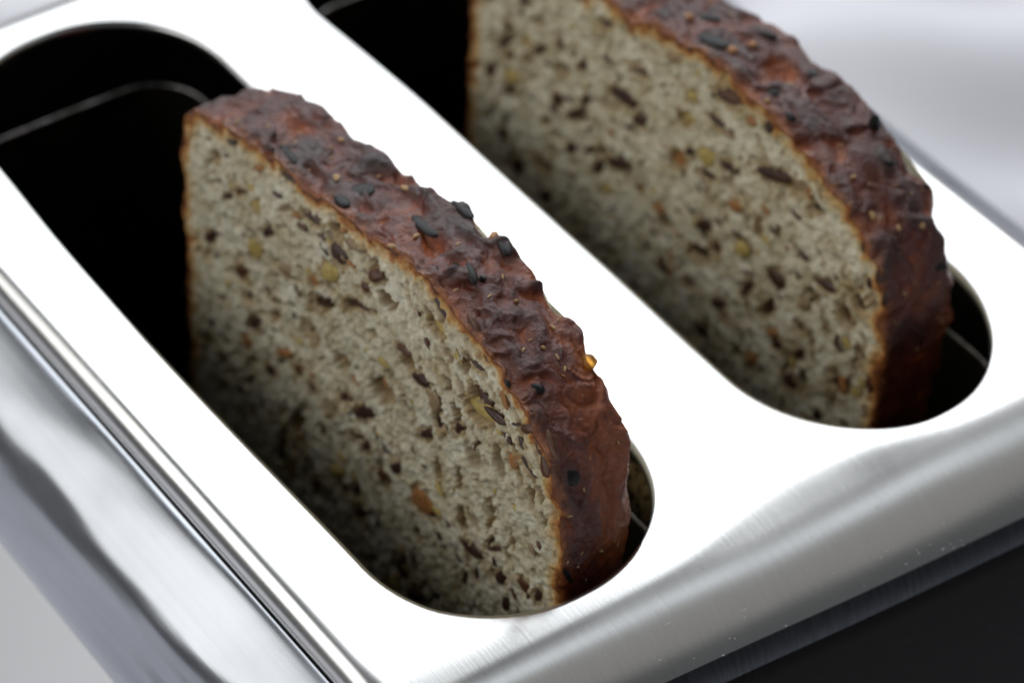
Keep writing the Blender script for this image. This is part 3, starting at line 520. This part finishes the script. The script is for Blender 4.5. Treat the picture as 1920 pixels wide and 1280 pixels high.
def put_seed(kind, k, pos, ax, ay, az, half, parent):
    o = bpy.data.objects.new(SEEDNAME[kind], SEEDMESH[kind, k % 3]); col.objects.link(o); o.parent = parent
    m4 = Matrix.Identity(4)
    for c, (a, h) in enumerate(zip((ax, ay, az), half)):
        for r_ in range(3): m4[r_][c] = a[r_] * h * .001
    m4.translation = W(*pos) - parent.location
    o.matrix_local = m4
    return o

def build_slice(prof, y0, thick, flecks, pores, crusts, bumps, seed, taper, label):
    rng = np.random.default_rng(seed)
    root = empty('bread_slice', float(np.mean([p[0] for p in prof])), y0 + thick / 2, -62.5, label, 'bread', 'bread slices in the toaster')
    C = spline(prof, 24, True); C2 = np.roll(C, -1, 0); seg = np.linalg.norm(C2 - C, axis=1)
    dens = np.where(C[:, 1] > -30, 3.2, .8) * seg; cum = np.concatenate([[0], np.cumsum(dens)]); cs = np.concatenate([[0], np.cumsum(seg)])
    NS = 1150; tt = np.linspace(0, cum[-1], NS, endpoint=False)
    sarc = np.interp(tt, cum, cs); Cx = np.append(C[:, 0], C[0, 0]); Cz = np.append(C[:, 1], C[0, 1])
    O = np.stack([np.interp(tt, cum, Cx), np.interp(tt, cum, Cz)], -1)
    T = np.roll(O, -1, 0) - np.roll(O, 1, 0); T /= np.linalg.norm(T, axis=1)[:, None]; Nn = np.stack([-T[:, 1], T[:, 0]], -1)
    # --- crust relief over (arc length, thickness)
    NT = 64; tv = np.linspace(0, thick, NT)
    Sg, Tg = np.meshgrid(sarc, tv, indexing='ij')
    wS = Sg + .7 * noise2(Sg, Tg, 9, seed + 1, 3, 2.0); wT = Tg + .7 * noise2(Sg, Tg, 9, seed + 2, 3, 2.0)
    plate = np.tanh(2.2 * noise2(wS * .7, wT, 10.0, seed + 3, 3, 2.2) + .3)
    folds = noise2(wS * .8, wT, 6.0, seed + 4, 3, 2.2)
    wr = noise2(wS * .55, wT * 1.2, 3.0, seed + 14, 3, 1.8)
    crease = -np.exp(-(noise2(wS * .8, wT * 1.1, 11, seed + 6, 3, 2.2) / .14) ** 2) * sstep(-.3, .8, noise2(Sg, Tg, 12, seed + 13, 2))
    fine = noise2(Sg, Tg, 1.4, seed + 5, 4, 1.3)
    D = .27 * plate + .15 * folds + .06 * wr + .30 * crease + .028 * fine
    top = sstep(-6, 14, O[:, 1])[:, None] * sstep(prof[3][0] - 2, prof[3][0] + 4, O[:, 0])[:, None]
    D *= (.35 + .65 * top)
    for bx, bz, bt, L, Wd, A, h in bumps:
        i0 = ((O - (bx, bz)) ** 2).sum(1).argmin(); ds = Sg - sarc[i0]; dt = Tg - bt; a = math.radians(A)
        e = ((ds * math.cos(a) + dt * math.sin(a)) / (L / 2)) ** 2 + ((-ds * math.sin(a) + dt * math.cos(a)) / (Wd / 2)) ** 2
        D += 1.3 * h * np.exp(-e ** 1.3)
    for bx, bz, bt, L, Wd, A, kd in crusts:      # dough swells round each seed
        if kd not in 'ps': continue
        i0 = ((O - (bx, bz)) ** 2).sum(1).argmin(); e = ((Sg - sarc[i0]) ** 2 + (Tg - bt) ** 2) ** .5
        D += .25 * np.exp(-(e / (L * .55)) ** 2)
    D -= .18 + taper * (Tg / thick) ** 1.3 * np.maximum(0, Nn[:, 0])[:, None]
    ed = np.minimum(Tg, thick - Tg); D -= .55 * np.exp(-(ed / .45)) * (.6 + .4 * noise2(Sg, Tg * 0, 9, seed + 8, 2))
    D[:, -9:] -= np.linspace(0, 1, 9)[None] ** 2 * np.maximum(0, noise2(sarc, sarc * 0 + 3.3, 12, seed + 9, 3, 2.0))[:, None] * .6
    ejit = .14 * noise2(sarc, sarc * 0, 9, seed + 10, 6, 1.9)            # torn cut edge
    X = O[:, None, 0] + Nn[:, None, 0] * D; Z = O[:, None, 1] + Nn[:, None, 1] * D
    Y = y0 + Tg + ejit[:, None] * np.exp(-Tg / .8) - .45 * noise2(sarc, sarc * 0 + 9, 15, seed + 11, 3, 2.0)[:, None] * np.exp(-(thick - Tg) / 1.5)
    me = grid_mesh('crust', np.stack([X, Y, Z], -1).reshape(-1, 3), NS, NT, M_CRUST, close_i=True)
    attr(me, 'hgt', D + .22); attr(me, 'edge', np.exp(-(Tg + .25 * noise2(Sg, Tg, 3, seed + 12)) / .45).clip(0, 1) * .85)
    link('crust', me, root)
    # --- cut face: relief raster, 0.12 mm
    x0, z0 = O.min(0) - 2; px = .12; nx = int((O[:, 0].max() + 2 - x0) / px); nz = int((O[:, 1].max() + 2 - z0) / px)
    gx, gz = np.meshgrid(x0 + np.arange(nx) * px, z0 + np.arange(nz) * px, indexing='ij')
    cc = np.array([O[:, 0].mean() - 6, -30.0])
    H = .15 * noise2(gx, gz, 4.5, seed + 20, 6, 1.5) + .06 * noise2(gx, gz, 1.2, seed + 21, 6, 1.0)
    Pm = np.zeros_like(H)
    def pore(cx, cz, L, Wd, A, depth, mask):
        r_ = max(L, Wd) / 2 * 1.2; i0, i1 = int((cx - r_ - x0) / px), int((cx + r_ - x0) / px) + 1; j0, j1 = int((cz - r_ - z0) / px), int((cz + r_ - z0) / px) + 1
        i0, j0 = max(i0, 0), max(j0, 0); i1, j1 = min(i1, nx), min(j1, nz)
        if i1 <= i0 or j1 <= j0: return
        a = math.radians(A); dx = gx[i0:i1, j0:j1] - cx; dz = gz[i0:i1, j0:j1] - cz
        wob = 1 + .25 * noise2(gx[i0:i1, j0:j1], gz[i0:i1, j0:j1], 2.2, seed + 22, 4)
        e = (((dx * math.cos(a) + dz * math.sin(a)) / (L / 2)) ** 2 + ((-dx * math.sin(a) + dz * math.cos(a)) / (Wd / 2)) ** 2) * wob
        g = np.clip(1 - e, 0, 1) ** .6; H[i0:i1, j0:j1] -= depth * g
        lip = np.exp(-((e - 1.15) / .25) ** 2); H[i0:i1, j0:j1] += .06 * lip
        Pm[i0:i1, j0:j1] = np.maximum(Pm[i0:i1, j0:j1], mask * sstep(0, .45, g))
    for k in range(1500):
        cx = rng.uniform(x0, x0 + nx * px); cz = rng.uniform(-32, O[:, 1].max()); ta = math.degrees(math.atan2(cz - cc[1], cx - cc[0])) + 90 + rng.normal(0, 25)
        L = rng.uniform(.5, 1.3) + rng.exponential(.45); Wd = L * rng.uniform(.3, .75)
        pore(cx, cz, L, Wd, ta, Wd * .38, .22)
    for k in range(230):
        cx = rng.uniform(x0, x0 + nx * px); cz = rng.uniform(-32, O[:, 1].max()); ta = math.degrees(math.atan2(cz - cc[1], cx - cc[0])) + 90 + rng.normal(0, 18)
        L = rng.uniform(1.3, 3.2) + rng.exponential(.5); Wd = L * rng.uniform(.22, .5)
        pore(cx, cz, L, Wd, ta, Wd * .95, .55)
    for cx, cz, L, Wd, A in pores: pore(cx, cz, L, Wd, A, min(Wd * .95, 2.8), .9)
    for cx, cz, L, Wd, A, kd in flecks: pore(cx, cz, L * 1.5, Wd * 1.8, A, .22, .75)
    NR = 230; tau = np.linspace(0.02, 1, NR) ** .85
    rimO = np.stack([X[:, 0], Z[:, 0]], -1); c0 = np.array([O[:, 0].mean(), -18.0])
    FP = c0 + tau[None, :, None] * (rimO - c0)[:, None, :]
    rad = np.linalg.norm(rimO - c0, axis=1)[:, None]; rim = (1 - tau)[None, :] * rad
    # distance to the crust measured square to it
    cosn = np.abs(((rimO - c0) / rad * Nn).sum(1))[:, None]; rim = rim * np.maximum(cosn, .35)
    fi = (FP[..., 0] - x0) / px; fj = (FP[..., 1] - z0) / px
    def samp(G):
        a = np.clip(fi, 0, nx - 1.001); c = np.clip(fj, 0, nz - 1.001); i = a.astype(int); j = c.astype(int); u = a - i; w = c - j
        return G[i, j] * (1 - u) * (1 - w) + G[i + 1, j] * u * (1 - w) + G[i, j + 1] * (1 - u) * w + G[i + 1, j + 1] * u * w
    h = samp(H) * sstep(0, 1.4, rim); po = samp(Pm) * sstep(.5, 1.5, rim)
    FY = y0 + ejit[:, None] * np.exp(-rim / .8) - h + .35 * (1 - sstep(0, 1.2, rim)) * 0
    FY[:, -1] = Y[:, 0]
    V = np.stack([FP[..., 0], FY, FP[..., 1]], -1).reshape(-1, 3)
    back = np.stack([X[:, -1], Y[:, -1], Z[:, -1]], -1); nb = len(V)
    V = np.concatenate([V, back])
    inner = [i * NR for i in range(NS)][::-1]
    me = grid_mesh('crumb', V, NS, NR, M_CRUMB, close_i=True, extra_faces=[inner, [nb + i for i in range(NS)][::-1]])
    attr(me, 'rim', np.concatenate([rim.ravel(), np.full(NS, 3.0)])); attr(me, 'pore', np.concatenate([po.ravel(), np.zeros(NS)]))
    link('crumb', me, root)
    # --- seeds in the cut face
    def Hat(cx, cz):
        i = int(np.clip((cx - x0) / px, 0, nx - 1)); j = int(np.clip((cz - z0) / px, 0, nz - 1)); return H[i, j]
    k = 0
    for cx, cz, L, Wd, A, kd in flecks:
        a = math.radians(A); k += 1; s_ = 1.28 if kd in 'db' else 1.3
        put_seed(kd, k, (cx, y0 - max(Hat(cx, cz), -1.2) + .02, cz), (math.cos(a), 0, math.sin(a)), (-math.sin(a), 0, math.cos(a)), (0, -1, 0), (L / 2 * s_, Wd / 2 * s_, min(.55, .18 + Wd * .28)), root)
    made = 0
    while made < 160:                              # smaller ones between
        cx = rng.uniform(O[:, 0].min() + 4, O[:, 0].max() - 4); cz = rng.uniform(-30, 24)
        d = np.sqrt(((O - (cx, cz)) ** 2).sum(1)).min(); i_ = ((O - (cx, cz)) ** 2).sum(1).argmin()
        if d < 2 or ((O[i_] - (cx, cz)) @ Nn[i_]) < 0: continue
        if min((cx - f[0]) ** 2 + (cz - f[1]) ** 2 for f in flecks) < 1.5 ** 2: continue
        ta = math.atan2(cz - cc[1], cx - cc[0]) + math.pi / 2 + rng.normal(0, .5); L = rng.uniform(.9, 2.6); Wd = L * rng.uniform(.3, .6)
        kd = 'dddbbbtyyo'[int(rng.integers(0, 10))]; made += 1
        put_seed(kd, made, (cx, y0 - max(Hat(cx, cz), -1.0) + .03, cz), (math.cos(ta), 0, math.sin(ta)), (-math.sin(ta), 0, math.cos(ta)), (0, -1, 0), (L / 2, Wd / 2, .3), root)
    # --- seeds on the crust
    for k, (bx, bz, bt, L, Wd, A, kd) in enumerate(crusts):
        i0 = ((O - (bx, bz)) ** 2).sum(1).argmin(); j0 = int(np.clip(bt / thick * (NT - 1), 0, NT - 1))
        a = math.radians(A); t3 = np.array([T[i0, 0], 0, T[i0, 1]]); n3 = np.array([Nn[i0, 0], 0, Nn[i0, 1]]); y3 = np.array([0, 1.0, 0])
        ax = t3 * math.cos(a) + y3 * math.sin(a); ay = -t3 * math.sin(a) + y3 * math.cos(a); az = n3
        hh = {'p': .5, 's': 1.0, 'a': .7, 'f': .3, 'o': .5}[kd]
        if kd == 's': ax, az = n3, t3; pos_up = .9
        else: pos_up = -.22 if kd == 'p' else .0 if kd == 'a' else .1
        pos = np.array([X[i0, j0], y0 + bt, Z[i0, j0]]) + n3 * pos_up
        put_seed(kd, k, tuple(pos), tuple(ax), tuple(ay), tuple(az), (L / 2 * 1.1, Wd / 2 * 1.1, hh), root)
    for k in range(90):                            # bran stuck to the crust
        i0 = int(rng.integers(0, NS))
        if O[i0, 1] < -4: continue
        j0 = int(rng.integers(3, NT - 3)); a = rng.uniform(0, 6.28); t3 = np.array([T[i0, 0], 0, T[i0, 1]]); n3 = np.array([Nn[i0, 0], 0, Nn[i0, 1]]); y3 = np.array([0, 1.0, 0])
        tl = rng.normal(0, .25); ax = t3 * math.cos(a) + y3 * math.sin(a); ay = -t3 * math.sin(a) + y3 * math.cos(a)
        L = rng.uniform(.35, .9)
        put_seed('f', k, (X[i0, j0] + n3[0] * .05, y0 + tv[j0], Z[i0, j0] + n3[2] * .05), tuple(ax), tuple(ay), tuple(n3), (L / 2, L * .2, .1), root)
    return root
build_slice(PROF_A, 18.0, 11.4, FLECK_A, PORE_A, CRUST_A, BUMP_A, 3, 1.7, 'nearer slice of seeded bread, in sharp focus, in the front slot')
build_slice(PROF_B, 74.0, 12.0, FLECK_B, PORE_B, CRUST_B, BUMP_B, 41, .6, 'farther slice of seeded bread, softly out of focus, in the rear slot')

# ------------------------------------------------------------------ dust and lint on the end of the toaster
def build_dust():
    rng = np.random.default_rng(8); V = []; F = []
    for k in range(70):
        y = rng.uniform(10, 100); u = U0 + 24 - rng.exponential(5) if k % 3 else U0 + rng.uniform(12, 24)
        p = sheet(np.array([u]), np.array([y]))[0] + (.05, 0, .06); L = rng.uniform(.08, .35) if k % 6 else rng.uniform(.6, 1.2)
        a = rng.uniform(0, 6.3); c = rng.normal(0, 1.6)
        pts = [p + np.array([.2 * math.sin(a + c * t), math.cos(a + c * t), .3 * math.sin(a + c * t)]) * L * (t - .5) for t in np.linspace(0, 1, 5)]
        v, f = tube(pts, .035, 5); o = len(V); V += list(v); F += [tuple(i + o for i in g) for g in f]
    o = link('dust', mesh('dust', V, F, M_CLOTH), toaster); o['kind'] = 'stuff'
build_dust()
